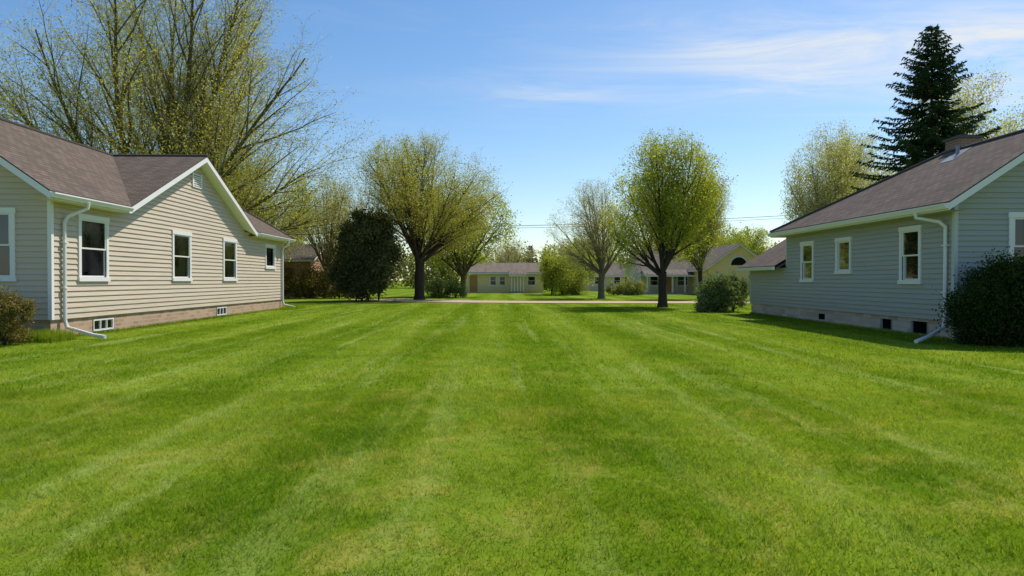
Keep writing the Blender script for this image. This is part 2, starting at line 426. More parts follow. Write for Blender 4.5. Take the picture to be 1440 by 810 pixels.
# ================================================================ DISTANT HOUSES
def small_house(name,x0,x1,y0,y1,ez,rz,wallc,roofc,wins=(),doors=(),axis='x',ov=.45,arch=None,porch=None):
    e=empty(name,((x0+x1)/2,(y0+y1)/2,0))
    ms=siding_mat(name+'_siding',wallc); mr=shingle_mat(name+'_roof',roofc)
    w=MB(); r=MB(); d=MB()
    P=Plane('y',y0,-1)
    ops=[(a,b,c,dd) for a,b,c,dd in wins]
    if axis=='x':
        siding(w,P,0,ez,.2,lambda z:(x0,x1),ops)
        ym=(y0+y1)/2
        for (X,sg) in ((x0,-1),(x1,1)):
            def ex(z):
                if z<ez: return (y0,y1)
                h=(rz-z)/(rz-ez)*(y1-y0)/2; return (ym-h,ym+h)
            siding(w,Plane('x',X,sg),0,rz,.2,ex,kinks=(ez,))
        siding(w,Plane('y',y1,1),0,ez,.2,lambda z:(x0,x1))
        sl=(rz-ez)/((y1-y0)/2); zz=ez-sl*ov+.15
        slab(r,[(x0-ov,y0-ov,zz),(x1+ov,y0-ov,zz),(x1+ov,ym,rz+.15),(x0-ov,ym,rz+.15)],[0,1,3])
        slab(r,[(x1+ov,y1+ov,zz),(x0-ov,y1+ov,zz),(x0-ov,ym,rz+.15),(x1+ov,ym,rz+.15)],[0,1,3])
    else:
        xm=(x0+x1)/2
        def ex(z):
            if z<ez: return (x0,x1)
            h=(rz-z)/(rz-ez)*(x1-x0)/2; return (xm-h,xm+h)
        siding(w,P,0,rz,.2,ex,ops,kinks=(ez,)); siding(w,Plane('y',y1,1),0,rz,.2,ex,kinks=(ez,))
        for (X,sg) in ((x0,-1),(x1,1)): siding(w,Plane('x',X,sg),0,ez,.2,lambda z:(y0,y1))
        sl=(rz-ez)/((x1-x0)/2); zz=ez-sl*ov+.15
        slab(r,[(x0-ov,y0-ov,zz),(xm,y0-ov,rz+.15),(xm,y1+ov,rz+.15),(x0-ov,y1+ov,zz)],[0,2,3])
        slab(r,[(x1+ov,y1+ov,zz),(xm,y1+ov,rz+.15),(xm,y0-ov,rz+.15),(x1+ov,y0-ov,zz)],[0,2,3])
    for o in ops: window(d,P,*o,tr=.09,rail=True,curtain=0)
    for (a,b,z) in doors:
        P.box(d,a,b,.1,z,.03,.06,4); P.box(d,a-.1,a,.05,z+.1,.03,.075,0); P.box(d,b,b+.1,.05,z+.1,.03,.075,0); P.box(d,a,b,z,z+.1,.03,.075,0)
    if arch:
        cx,cz,rr=arch
        d.poly([P.P(cx+rr*math.cos(t*math.pi/12),cz+rr*math.sin(t*math.pi/12),.04) for t in range(13)],2)
        for t in range(12):
            a0,a1=t*math.pi/12,(t+1)*math.pi/12
            d.poly([P.P(cx+rr*math.cos(a0),cz+rr*math.sin(a0),.06),P.P(cx+(rr+.15)*math.cos(a0),cz+(rr+.15)*math.sin(a0),.06),P.P(cx+(rr+.15)*math.cos(a1),cz+(rr+.15)*math.sin(a1),.06),P.P(cx+rr*math.cos(a1),cz+rr*math.sin(a1),.06)],0)
    if porch:
        a,b,dp=porch
        d.box(a,b,y0-dp,y0-.03,.0,.18,5)
        n=4
        for i in range(n+1):
            X=a+.1+(b-a-.2)*i/n; d.box(X-.07,X+.07,y0-dp+.05,y0-dp+.19,.18,ez-.1,0)
        slab(r,[(a-.2,y0-dp-.2,ez-.25),(b+.2,y0-dp-.2,ez-.25),(b+.2,y0+.02,ez+.28),(a-.2,y0+.02,ez+.28)],[0,1,3])
    w.obj('walls',[ms],e); r.obj('roof',[mr,M_trim,M_edge],e)
    d.obj('windows_and_doors',WM+[simple(name+'_door',(.50,.25,.08),.6),simple(name+'_porch',(.4,.38,.35),.8)],e)
small_house('cream_ranch_house',-3.4,5.0,78,85,2.25,3.25,(.95,.74,.40),(.22,.185,.15),wins=[(-.9,-.1,.8,1.9),(.1,.9,.8,1.9),(3.2,4.2,.8,1.9)],doors=[(-3.1,-2.2,1.95)],porch=(1.4,2.9,1.2))
small_house('cottage_house',10.4,16.5,92,99,2.1,3.6,(.78,.64,.42),(.2,.17,.15),wins=[(12.5,13.5,.8,1.9),(15,16,.8,1.9)])
small_house('grey_porch_house',14.6,21.6,72,79,2.2,4.35,(.66,.59,.46),(.21,.18,.155),wins=[(15.4,16.4,.8,1.9),(18.2,19.4,.8,1.9),(20.4,21.2,.8,1.9)],doors=[(17.0,17.8,1.9)],porch=(14.8,20.0,1.6))
small_house('cream_gable_house',19.6,25.4,66,76,2.6,4.7,(.95,.74,.40),(.2,.17,.145),wins=[(20.5,21.5,.8,1.9)],doors=[(23.4,24.3,1.9)],axis='y',arch=(22.5,2.8,.75))
small_house('red_brick_house',-23,-15.2,58,66,3.1,4.4,(.42,.23,.15),(.14,.12,.11),wins=[(-17.4,-16.5,1,2.2)])
small_house('tan_garage',28,34,60,67,2.4,3.9,(.5,.46,.38),(.18,.16,.14),wins=[(29,30,1,2)])

# ================================================================ GROUND
def lawn_color(nt):
    p=pos(nt)
    sep=nt.new('ShaderNodeSeparateXYZ'); nt.link(p,sep.inputs[0]); X,Y=sep.outputs[0],sep.outputs[1]
    n1=nt.noise(p,.35,4,.6); n2=nt.noise(p,1.1,6,.7); n3=nt.noise(p,7,4,.65)
    base=nt.mix(nt.ramp(n2,[(.38,0.0),(.62,1.0)]),(.090,.178,.008),(.175,.262,.013))
    base=nt.mix(nt.math('MULTIPLY',nt.ramp(n1,[(.38,0.0),(.62,1.0)]),.6),base,(.215,.290,.018))
    # mowing stripes running down the lot
    wob=nt.noise(nt.scale(p,(.25,.12,1)),1,2)
    ph=nt.math('ADD',nt.math('MULTIPLY',X,2*math.pi/2.3),nt.math('MULTIPLY',wob,5.0))
    sn=nt.math('ADD',nt.math('MULTIPLY',nt.math('SINE',ph),.5),.5)
    brk=nt.ramp(nt.noise(nt.scale(p,(.6,.16,1)),1,3),[(.3,.25),(.6,1.0)])
    st=nt.math('MULTIPLY',nt.math('POWER',sn,2.0),brk)
    base=nt.mix(nt.math('MULTIPLY',st,.55),base,(.27,.35,.05))
    dk=nt.math('MULTIPLY',nt.math('POWER',nt.math('SUBTRACT',1.0,sn),2.0),brk)
    base=nt.mix(nt.math('MULTIPLY',dk,.5),base,(.070,.155,.006))
    dw=nt.new('ShaderNodeVectorMath',operation='ADD'); nt.link(p,dw.inputs[0])
    wv=nt.new('ShaderNodeCombineXYZ'); nt.link(nt.math('MULTIPLY',nt.noise(p,1.6,3),.35),wv.inputs[0]); nt.link(wv.outputs[0],dw.inputs[1])
    st2=nt.noise(nt.scale(dw.outputs[0],(2.2,.075,1)),1,4,.6)
    sp2=nt.ramp(nt.noise(p,.5,4,.6),[(.35,.2),(.6,1.0)])
    base=nt.mix(nt.math('MULTIPLY',nt.math('MULTIPLY',nt.ramp(st2,[(.52,0.0),(.68,1.0)]),sp2),.85),base,(.33,.40,.12))
    base=nt.mix(nt.math('MULTIPLY',nt.ramp(st2,[(.28,1.0),(.45,0.0)]),.4),base,(.070,.155,.006))
    # clumpy turf mottling
    base=nt.mix(nt.math('MULTIPLY',nt.ramp(n3,[(.30,1.0),(.48,0.0)]),.45),base,(.055,.12,.006))
    base=nt.mix(nt.math('MULTIPLY',nt.ramp(n3,[(.55,0.0),(.72,1.0)]),.35),base,(.27,.32,.05))
    # straw coloured thin patches
    d=nt.noise(p,1.1,7,.78,.9)
    yl=nt.ramp(d,[(.50,0.0),(.66,1.0)])
    near=nt.math('SUBTRACT',1.25,nt.math('MULTIPLY',Y,.08),True)
    base=nt.mix(nt.math('MULTIPLY',nt.math('MULTIPLY',yl,nt.math('ADD',near,.12,True)),.68),base,(.40,.36,.09))
    so=nt.ramp(nt.noise(p,2.3,5,.7),[(.69,0.0),(.75,1.0)])
    base=nt.mix(nt.math('MULTIPLY',so,.6),base,(.24,.17,.08))
    return base,n3,p
def ground_mat():
    m,nt,b=newmat('lawn'); base,n3,p=lawn_color(nt)
    f=nt.noise(p,60,4,.7)
    col=nt.mix(nt.math('MULTIPLY',f,.5),base,(.05,.08,.008))
    nt.link(col,b.inputs['Base Color']); b.inputs['Roughness'].default_value=1; b.inputs['Specular IOR Level'].default_value=0
    nt.link(nt.bump(nt.noise(p,25,5,.7),.4,.05),b.inputs['Normal'])
    return m
g=MB()
g.poly([(-900,-300,0),(900,-300,0),(900,1500,0),(-900,1500,0)])
g.obj('lawn_ground',[ground_mat()])
def ribbon(name,pts,w,z,mat):
    mb=MB(); P=[Vector((p[0],p[1],0)) for p in pts]; L=[];Rr=[]
    for i,p in enumerate(P):
        d=(P[min(i+1,len(P)-1)]-P[max(i-1,0)]).normalized(); n=Vector((-d.y,d.x,0))
        L.append(p+n*w/2+Vector((0,0,z))); Rr.append(p-n*w/2+Vector((0,0,z)))
    for i in range(len(P)-1): mb.poly([Rr[i],Rr[i+1],L[i+1],L[i]])
    return mb.obj(name,[mat])
M_path=simple('pale_concrete',(.44,.34,.21),.95,.25,1.5,bump=.3)
road=[]
for i in range(41):
    t=i/40; x=-9+54*t; y=44.2+7.5*math.exp(-(x+9)/5.0)-.02*x
    road.append((x,y))
ribbon('driveway',road,4.4,.03,M_path)

# grass blades
rng=np.random.default_rng(5)
def blades(n,y0,y1,hw,h,dens_pow=1.0):
    u=rng.random(n); y=(y0**(dens_pow)+(y1**dens_pow-y0**dens_pow)*u)**(1/dens_pow)
    x=(rng.random(n)*2-1)*(y*.80+1.5)
    ok=~((x<-10.55)&(y>17)&(y<35.2)|(x>10.62)&(y>16.3)&(y<29.6))
    x=x[ok]; y=y[ok]; n=len(x)
    tuft=.8+.3*np.sin(x*2.1+1.7*np.sin(y*1.3))*np.sin(y*1.9+1.1*np.sin(x*1.7))+.3*np.sin(x*9.3+2*np.sin(y*5.1))*np.sin(y*8.7+2*np.sin(x*6.3))
    hh=h*(.45+.9*rng.random(n))*tuft; ww=hw*(.6+.8*rng.random(n))
    a=rng.random(n)*2*np.pi
    ln=hh*(.3+1.1*rng.random(n)); la=rng.random(n)*2*np.pi
    V=np.empty((n,3,3),np.float32)
    V[:,0]=np.stack([x-np.cos(a)*ww,y-np.sin(a)*ww,np.full(n,-.002)],1)
    V[:,1]=np.stack([x+np.cos(a)*ww,y+np.sin(a)*ww,np.full(n,-.002)],1)
    V[:,2]=np.stack([x+np.cos(la)*ln,y+np.sin(la)*ln,hh],1)
    return V.reshape(-1,3)
parts=[blades(330000,2.2,9,.0029,.042,1.6),blades(230000,9,22,.006,.042,1.5),blades(120000,22,41,.012,.045,1.4)]
def fringe(n,x0,x1,y0,y1,h,hw=.006):
    x=x0+(x1-x0)*rng.random(n); y=y0+(y1-y0)*rng.random(n); hh=h*(.4+.8*rng.random(n)); a=rng.random(n)*6.28; ln=hh*.4*rng.random(n); la=rng.random(n)*6.28
    V=np.empty((n,3,3),np.float32)
    V[:,0]=np.stack([x-np.cos(a)*hw,y-np.sin(a)*hw,np.zeros(n)],1); V[:,1]=np.stack([x+np.cos(a)*hw,y+np.sin(a)*hw,np.zeros(n)],1)
    V[:,2]=np.stack([x+np.cos(la)*ln,y+np.sin(la)*ln,hh],1); return V.reshape(-1,3)
parts+=[fringe(5000,-10.55,-10.4,17,35,.09),fringe(4000,10.5,10.62,16.3,29.5,.09),fringe(3500,-10.9,-9.9,16.0,16.9,.28),fringe(1500,-11.5,-10.5,16.5,17,.2),fringe(1200,-10.3,-9.6,33.5,36,.2)]
V=np.concatenate(parts); Fc=np.arange(len(V)).reshape(-1,3)
def blade_mat():
    m=bpy.data.materials.new('grass_blades'); m.use_nodes=True; nt=NT(m.node_tree)
    nt.n.remove(nt.n['Principled BSDF']); out=nt.n['Material Output']
    base,n3,p=lawn_color(nt)
    a=nt.new('ShaderNodeAttribute',attribute_name='rnd').outputs['Fac']
    col=nt.mix(nt.math('MULTIPLY',a,.8),nt.mix(1.0,base,(1.6,1.5,1.3),'MULTIPLY'),nt.mix(1.0,base,(.6,.7,.55),'MULTIPLY'))
    dry=nt.ramp(a,[(.91,0.0),(.95,1.0)])
    col=nt.mix(nt.math('MULTIPLY',dry,.6),col,(.46,.42,.16))
    d=nt.new('ShaderNodeBsdfDiffuse'); nt.link(col,d.inputs[0])
    t=nt.new('ShaderNodeBsdfTranslucent'); nt.link(nt.mix(1.0,col,(1.4,1.35,.7),'MULTIPLY'),t.inputs[0])
    mx=nt.new('ShaderNodeMixShader'); mx.inputs[0].default_value=.45
    nt.link(d.outputs[0],mx.inputs[1]); nt.link(t.outputs[0],mx.inputs[2]); nt.link(mx.outputs[0],out.inputs[0])
    return m
addobj('grass',arr_mesh('grass',V,Fc,rnd=rng.random(len(Fc)),mats=[blade_mat()]))

# ================================================================ TREES
def leaf_quads(C,size,rg,aspect=.6):
    n=len(C); C=np.asarray(C)
    a=rg.normal(size=(n,3)); a/=np.linalg.norm(a,axis=1)[:,None]
    b=rg.normal(size=(n,3)); b-=a*(a*b).sum(1)[:,None]; b/=np.linalg.norm(b,axis=1)[:,None]
    s=(size*(.5+rg.random(n)))[:,None]
    a=a*s; b=b*s*aspect
    V=np.stack([C-a,C-b*.9,C+a,C+b*.9],1).reshape(-1,3)
    return V,np.arange(4*n).reshape(-1,4)
def make_tree(name,seed,H,fork,cz,rx,rz,tr,nl,lspread,lens,ang,up,wig,spacing,ratio,maxlv,leafn,leafs,mats,leafjit=.2,minL=.35,taper=.85,caps=(9,.07,.02,.0085),rr=(.42,.6)):
    rg=np.random.default_rng(seed); rd=random.Random(seed)
    VV=[];FF=[];MI=[];off=[0]; leaves=[]
    ph=[rd.random()*6.28 for _ in range(4)]
    def env(q):
        az=math.atan2(q[1],q[0]); k=1+.05*math.sin(3*az+ph[0])+.05*math.sin(5*az+ph[1]+q[2]*.6)+.04*math.sin(q[2]*1.3+ph[2])
        zz=(q[2]-cz)/(rz if q[2]>cz else (cz-fork)/.66)
        return math.sqrt((q[0]**2+q[1]**2)/(rx*k)**2+zz*zz)
    def tube(pts,rs,k,mi):
        n=len(pts); P=np.array(pts); T=np.gradient(P,axis=0); T/=np.linalg.norm(T,axis=1)[:,None]+1e-9
        ref=np.array([0,0,1.]) if abs(T[0][2])<.8 else np.array([1.,0,0])
        U=np.cross(T,ref); U/=np.linalg.norm(U,axis=1)[:,None]+1e-9; Wv=np.cross(T,U)
        t=np.arange(k)*2*np.pi/k
        ring=P[:,None,:]+np.array(rs)[:,None,None]*(np.cos(t)[None,:,None]*U[:,None,:]+np.sin(t)[None,:,None]*Wv[:,None,:])
        VV.append(ring.reshape(-1,3)); o=off[0]
        i=np.arange(n-1)[:,None]*k; j=np.arange(k)[None,:]; j2=(j+1)%k
        f=np.stack([o+i+j,o+i+j2,o+i+k+j2,o+i+k+j],-1).reshape(-1,4)
        FF.append(f); MI.append(np.full(len(f),mi)); off[0]+=n*k
    def norm(v): return v/(np.linalg.norm(v)+1e-9)
    segl=[.9,.7,.5,.35,.25,.2]
    def grow(p,d,L,r,lv):
        r=min(r,caps[lv])
        n=max(3,int(L/segl[lv])); pts=[p]; rs=[r]; ds=[d]; tol=1+(rd.uniform(-.2,-.02) if lv==0 else rd.uniform(-.14,.05))
        for i in range(n):
            d=norm(d+rg.normal(size=3)*wig[lv]+np.array([0,0,up[lv]])/n*3)
            p=p+d*(L/n); 
            if env(p)>tol and p[2]>fork: break
            pts.append(p); ds.append(d)
        if len(pts)<2: return
        m=len(pts)-1
        rs=[max(.004,r*(1-taper*(i/m)**.9)) for i in range(m+1)]
        tube(pts,rs,8 if lv==0 else 6 if lv==1 else 3,0 if lv<2 else 2)
        Lr=L*m/n
        if lv>=maxlv-1:
            for _ in range(leafn if lv==maxlv else max(1,leafn//2)):
                i=rd.randint(0,m); leaves.append(pts[i]+rg.normal(size=3)*leafjit)
        if lv<maxlv:
            nc=int(Lr/spacing[lv]*rd.uniform(.9,1.2))+1; az=rd.random()*6.28
            for c in range(nc):
                t=.16+.84*(c+rd.random()*.8)/nc
                if t>1: t=1
                k=min(m,int(t*m+.5)); q=pts[k]; dd=ds[k]
                az+=2.4+rd.uniform(-.4,.4)
                u=norm(np.cross(dd,[.31,.2,.93] if abs(dd[2])<.9 else [1,0,0])); v=np.cross(dd,u)
                an=R(ang[lv]*rd.uniform(.7,1.3))
                nd=norm(dd*math.cos(an)+(u*math.cos(az)+v*math.sin(az))*math.sin(an))
                if lv==0 and nd[2]<.05: nd[2]=abs(nd[2])+.1; nd=norm(nd)
                cl=L*ratio[lv]*(1.1-.5*t)*rd.uniform(.7,1.2)
                if cl<minL: cl=minL*rd.uniform(.8,1.2)
                grow(q,nd,cl,rs[k]*rd.uniform(.5,.7) if lv<2 else rs[k]*.6,lv+1)
    tp=[np.array([rd.uniform(-.03,.03)*z,rd.uniform(-.03,.03)*z,z]) for z in np.linspace(-.1,fork,7)]
    trs=[tr*1.45,tr*1.1,tr,tr*.97,tr*.95,tr*.95,tr*.9]
    tube(tp,trs,10,0); top=tp[-1]
    az=rd.random()*6
    for i in range(nl):
        az+=2*math.pi/nl*(1 if i%2 else 1.7)+rd.uniform(-.3,.3)
        if i==0: tilt=rd.uniform(2,8)
        else: tilt=lspread[0]+(lspread[1]-lspread[0])*((i-.5+rd.uniform(-.4,.4))/(nl-1))
        tl=R(tilt); d=np.array([math.sin(tl)*math.cos(az),math.sin(tl)*math.sin(az),math.cos(tl)])
        st=top+np.array([0,0,-rd.random()*fork*.2])
        grow(st,d,lens*rd.uniform(.85,1.1),tr*rd.uniform(*rr),0)
    V=np.concatenate(VV); Fq=np.concatenate(FF); nb=len(Fq)
    LV,LF=leaf_quads(np.array(leaves).reshape(-1,3),leafs,rg)
    Fa=np.concatenate([Fq,LF+len(V)]); Va=np.concatenate([V,LV])
    mi=np.concatenate([np.concatenate(MI),np.ones(len(LF))]); sm=mi!=1
    return arr_mesh(name,Va,Fa,mi,rg.random(len(Fa)),sm,mats)
B_dark=bark_mat('dark_bark',(.055,.044,.033)); B_grey=bark_mat('grey_bark',(.16,.135,.10)); B_olive=bark_mat('olive_bark',(.12,.10,.05))
T_olive=simple('olive_twigs',(.30,.25,.12),.9,.3,1,.1); T_grey=simple('grey_twigs',(.34,.29,.21),.9,.3,1,.1)
L_spring=leaf_mat('spring_leaves',(.24,.28,.03),(.56,.58,.08),.55)
L_pale=leaf_mat('pale_spring_buds',(.36,.36,.13),(.62,.60,.26),.5)
L_olive=leaf_mat('olive_buds',(.32,.32,.07),(.56,.55,.14),.5)
L_green=leaf_mat('fresh_green_leaves',(.24,.28,.04),(.52,.55,.10),.5)
big=make_tree('elm_big',11,22,2.4,11.5,11.8,11.8,.52,16,(6,68),19,[24,30,36,40],[.04,.0,-.04,-.04],[.045,.07,.1,.12],[.8,.55,.40,.35],[.36,.46,.5,.5],3,6,.052,[B_olive,L_olive,T_olive],.2,minL=.6,caps=(.28,.10,.022,.009),rr=(.36,.54))
addobj('elm_tree',big,(-20.1,44,0),rot=.35)
tA=make_tree('maple_a',21,12,3.0,7.2,6.1,5.0,.32,14,(5,64),9.6,[28,34,38,42],[.06,.01,-.02,0],[.045,.07,.1,.12],[.48,.36,.28,.3],[.36,.46,.5,.5],3,9,.045,[B_dark,L_olive,T_olive],.17,minL=.4,rr=(.3,.48))
addobj('maple_tree',tA,(-5.5,50,0))
tB=make_tree('maple_b',34,9,1.8,5.2,3.55,4.0,.23,13,(5,54),7.2,[28,32,34,36],[.09,.03,.01,0],[.045,.07,.1,.12],[.4,.32,.26,.25],[.36,.46,.5,.5],3,13,.045,[B_dark,L_spring,T_olive],.16,minL=.32,rr=(.3,.48))
addobj('maple_tree',tB,(8.5,36.5,0),rot=.5)
tC=make_tree('ash_c',45,9,2.0,5.6,4.5,3.8,.25,13,(6,64),7.4,[32,36,38,38],[.07,.01,0,0],[.05,.08,.1,.12],[.45,.36,.32,.3],[.38,.46,.5,.5],3,5,.04,[B_grey,L_pale,T_grey],.15,minL=.35,rr=(.3,.48))
addobj('ash_tree',tC,(7.9,54,0))
tD=make_tree('poplar_d',57,13,2.4,7.8,4.4,5.6,.25,12,(6,58),9.8,[30,34,36,38],[.06,.01,0,0],[.05,.07,.1,.12],[.55,.42,.34,.3],[.4,.48,.55,.5],3,7,.06,[B_grey,L_pale,T_grey],.2,minL=.45,rr=(.3,.48))
addobj('poplar_tree',tD,(25.0,53,0),rot=1.0,scale=(.87,.87,1.02))
addobj('poplar_tree',tD,(34.0,50,0),rot=3.0,scale=(1.2,1.2,1.25))
addobj('poplar_tree',tD,(30.5,60,0),rot=4.2,scale=(1.0,1.0,1.1))
tE=make_tree('willow_e',63,9,1.6,5.4,4.2,4.3,.22,9,(12,58),7.2,[34,38,40,40],[.05,-.02,-.05,0],[.06,.08,.1,.12],[.5,.38,.3,.3],[.4,.48,.55,.5],3,12,.065,[B_olive,L_green,T_olive],.22,minL=.4)
addobj('willow_tree',tE,(-2.9,60,0),rot=.3,scale=(1.08,1.08,1.12))
addobj('willow_tree',tE,(-17.0,50,0),rot=1.3,scale=(1.1,1.1,1.2))
addobj('willow_tree',tE,(-24,56,0),rot=3.5,scale=(1.3,1.3,1.3))
addobj('ash_tree',tC,(-13.6,57,0),rot=4,scale=(.95,.95,1.12))
addobj('ash_tree',tC,(-12.4,66,0),rot=5,scale=(1.0,1.0,1.2))
addobj('maple_tree',tA,(14.9,52,0),rot=3,scale=(.52,.52,.77))
addobj('willow_tree',tE,(7.2,72,0),rot=4.4,scale=(.85,.85,.62))
addobj('ash_tree',tC,(1.5,92,0),rot=1,scale=(1,1,.75))
addobj('willow_tree',tE,(14,104,0),rot=2,scale=(1.2,1.2,.9))
addobj('willow_tree',tE,(29,86,0),rot=2.6,scale=(1.1,1.1,.95))
addobj('ash_tree',tC,(22,96,0),rot=2.6,scale=(1.1,1.1,1.0))

# spruce
def spruce(name,seed,H,rb,z0):
    rg=np.random.default_rng(seed); rd=random.Random(seed); V=[];F=[];rn=[];mi=[]
    def quad(a,b,c,d,m,r):
        o=len(V); V.extend([a,b,c,d]); F.append((o,o+1,o+2,o+3)); mi.append(m); rn.append(r)
    k=8
    for i in range(8):
        za,zb=H*i/8,H*(i+1)/8; ra,rb2=.24*(1-i/8.2),.24*(1-(i+1)/8.2)
        for t in range(k):
            a,b=t*2*math.pi/k,(t+1)*2*math.pi/k
            quad((ra*math.cos(a),ra*math.sin(a),za),(ra*math.cos(b),ra*math.sin(b),za),(rb2*math.cos(b),rb2*math.sin(b),zb),(rb2*math.cos(a),rb2*math.sin(a),zb),0,0)
    z=z0; 
    while z<H-.1:
        f=(z-z0)/(H-z0); Lb=rb*(1-f)**.85*(1 if f>.12 else .8+f*1.6); nb=rd.randint(5,7) if f<.85 else 5
        a0=rd.random()*6.28
        for b in range(nb):
            az=a0+b*6.283/nb+rd.uniform(-.25,.25); L=Lb*rd.uniform(.6,1.28)+.12
            hd=np.array([math.cos(az),math.sin(az),0]); sd=np.array([-math.sin(az),math.cos(az),0])
            n=max(3,int(L/.13)); prev=None
            for i in range(n+1):
                t=i/n; dz=(-.30*t+.34*t*t)*L if f<.7 else .35*t*L
                p=np.array([0,0,z])+hd*(L*t)+np.array([0,0,dz])
                if prev is not None and t<.9:
                    w=np.array([0,0,.015]); quad(prev-w,p-w,p+w,prev+w,0,0)
                prev=p
                if t<.12: continue
                tw=(.12+.50*(1-t)*min(1,L/1.8))*rd.uniform(.7,1.25)
                for s in (-1,1):
                    d=sd*s*.85+hd*.55+np.array([0,0,rd.uniform(-.65,-.05)]); d/=np.linalg.norm(d)
                    m=max(2,int(tw/.08))
                    for j in range(m):
                        c=p+d*(tw*(j+.6)/m)+rg.normal(size=3)*.02
                        for _ in range(2):
                            e=d*.12+rg.normal(size=3)*.05; g=rg.normal(size=3); g=np.cross(e,g); g=g/np.linalg.norm(g)*.04
                            quad(c-e*.8,c-g,c+e,c+g,1,rd.random())
        z+=.38*(1-.42*f)*rd.uniform(.75,1.25)
    return arr_mesh(name,V,F,mi,rn,None,[B_dark,leaf_mat('spruce_needles',(.020,.040,.020),(.08,.125,.055),.15)])
sp=spruce('spruce',5,15.2,5.0,1.4)
addobj('spruce_tree',sp,(23.4,38,0))
sp2=spruce('fir',9,9,2.2,.8)
addobj('spruce_tree',sp2,(4.6,100,0),scale=(.9,.9,.7)); addobj('spruce_tree',sp2,(7.0,104,0),scale=(1.,1.,.62)); addobj('spruce_tree',sp2,(2.4,112,0),scale=(1.2,1.2,.75))

# leaf-mass plants
def foliage(name,loc,blobs,n,size,mat,seed=1,clumps=60,spread=.16,stems=True):
    rg=np.random.default_rng(seed); tot=sum(b[3]*b[4]*b[5] for b in blobs)**1; C=[]
    for b in blobs:
        share=int(n*(b[3]*b[4]*b[5])/tot); kc=max(8,int(clumps*(b[3]*b[4]*b[5])/tot))
        d=rg.normal(size=(kc,3)); d/=np.linalg.norm(d,axis=1)[:,None]; rr=(.35+.65*rg.random(kc)**.5)*(.9+.2*rg.random(kc))
        cc=d*rr[:,None]*np.array(b[3:6])+np.array(b[:3])
        idx=rg.integers(0,kc,share); sc=spread*(.6+.8*rg.random(kc))
        pts=cc[idx]+rg.normal(size=(share,3))*sc[idx][:,None]*np.mean(b[3:6])
        C.append(pts)
    C=np.concatenate(C); C=C[C[:,2]>.02]
    V,F=leaf_quads(C,size,rg)
    mb_V=[];mb_F=[]
    if stems:
        o=len(V)
        for b in blobs:
            for i in range(5):
                a=rg.random()*6.28; r=.04; e=np.array([b[0]+math.cos(a)*b[3]*.5,b[1]+math.sin(a)*b[4]*.5,b[2]+b[5]*.4]); s=np.array([b[0],b[1],0])
                for u in ((r,0,0),):
                    q=[s-np.array(u),s+np.array(u),e+np.array(u)*.4,e-np.array(u)*.4]
                    mb_V+=q; mb_F.append([o,o+1,o+2,o+3]); o+=4
        V=np.concatenate([V,np.array(mb_V)]); F=np.concatenate([F,np.array(mb_F)])
    mi=np.zeros(len(F)); 
    if stems: mi[-len(mb_F):]=1
    me=arr_mesh(name,V,F,mi,rg.random(len(F)),None,[mat,B_dark])
    return addobj(name,me,loc)
L_juni=leaf_mat('juniper_foliage',(.055,.065,.028),(.16,.165,.07),.2)
L_yew=leaf_mat('yew_foliage',(.016,.03,.008),(.065,.10,.025),.15)
L_brown=leaf_mat('brownish_shrub_leaves',(.13,.10,.03),(.30,.25,.08),.25)
L_shrub=leaf_mat('shrub_leaves',(.10,.14,.05),(.28,.34,.14),.3)
L_hedge=leaf_mat('distant_foliage',(.16,.19,.06),(.42,.42,.16),.35)
L_fresh=leaf_mat('yellow_green_leaves',(.20,.23,.04),(.46,.48,.10),.4)
foliage('juniper_tree',(-8.7,48,0),[(0,0,3.2,2.1,2.1,2.7),(-.5,.2,1.8,2.1,2.0,1.4),(.7,0,4.4,1.2,1.2,1.8),(-.8,0,4.6,1.0,1.1,1.5)],46000,.075,L_juni,3,170,.15)
foliage('yew_bush',(10.95,15.15,0),[(0,0,.85,1.05,.95,.9),(.6,0,.95,.9,.8,.85),(-.4,0,.55,.75,.8,.6)],70000,.028,L_yew,4,170,.15)
foliage('boxwood_bush',(-10.55,15.4,0),[(0,0,.6,.55,.5,.55),(-.6,.1,.65,.7,.5,.6)],30000,.024,L_brown,6,90,.15)
foliage('privet_shrub',(10.0,31.3,0),[(0,0,.75,.95,.8,.85),(.5,.2,1.0,.6,.6,.6),(-.7,-.2,.5,.6,.5,.6)],18000,.05,L_shrub,7,90,.16)
foliage('forsythia_bush',(6.0,66,0),[(0,0,1.9,1.9,1.8,1.9),(-1.0,0,2.8,1.2,1.2,1.3),(.9,0,1.2,1.4,1.4,1.2)],13000,.08,L_fresh,8,80,.2)
foliage('lilac_bush',(-4.6,56,0),[(0,0,.7,1.1,1.0,.8),(1.3,0,.6,.8,.8,.6)],7000,.06,L_shrub,9,60,.2)
foliage('lilac_bush',(12.4,66,0),[(0,0,.7,1.4,.9,.7),(-1.6,0,.5,.9,.7,.5)],7000,.07,L_hedge,10,60,.2)
foliage('lilac_bush',(-14.8,55,0),[(0,0,1.2,2.0,1.2,1.2),(2.6,0,.9,1.5,1.0,1.0),(-2.6,0,1.4,1.8,1.0,1.3)],15000,.08,L_brown,12,80,.2)
rd=random.Random(8); bl=[]
x=-110
while x<130:
    h=rd.uniform(4.5,8.5); 
    if x<-25: h*=1.4
    if x>30: h*=1.3
    bl.append((x,rd.uniform(-4,6),h*.5,rd.uniform(2.2,4.6),3,h*.5)); x+=rd.uniform(2.2,4.5)
foliage('distant_tree_line',(0,122,0),bl,110000,.27,L_hedge,13,2400,.22,stems=False)
bl=[]
x=-60
while x<-14:
    h=rd.uniform(3,6); bl.append((x,rd.uniform(-3,3),h*.55,rd.uniform(2,3.4),2.4,h*.6)); x+=rd.uniform(2,3.5)
foliage('woodland_edge',(0,80,0),bl,30000,.2,L_hedge,14,500,.22,stems=False)

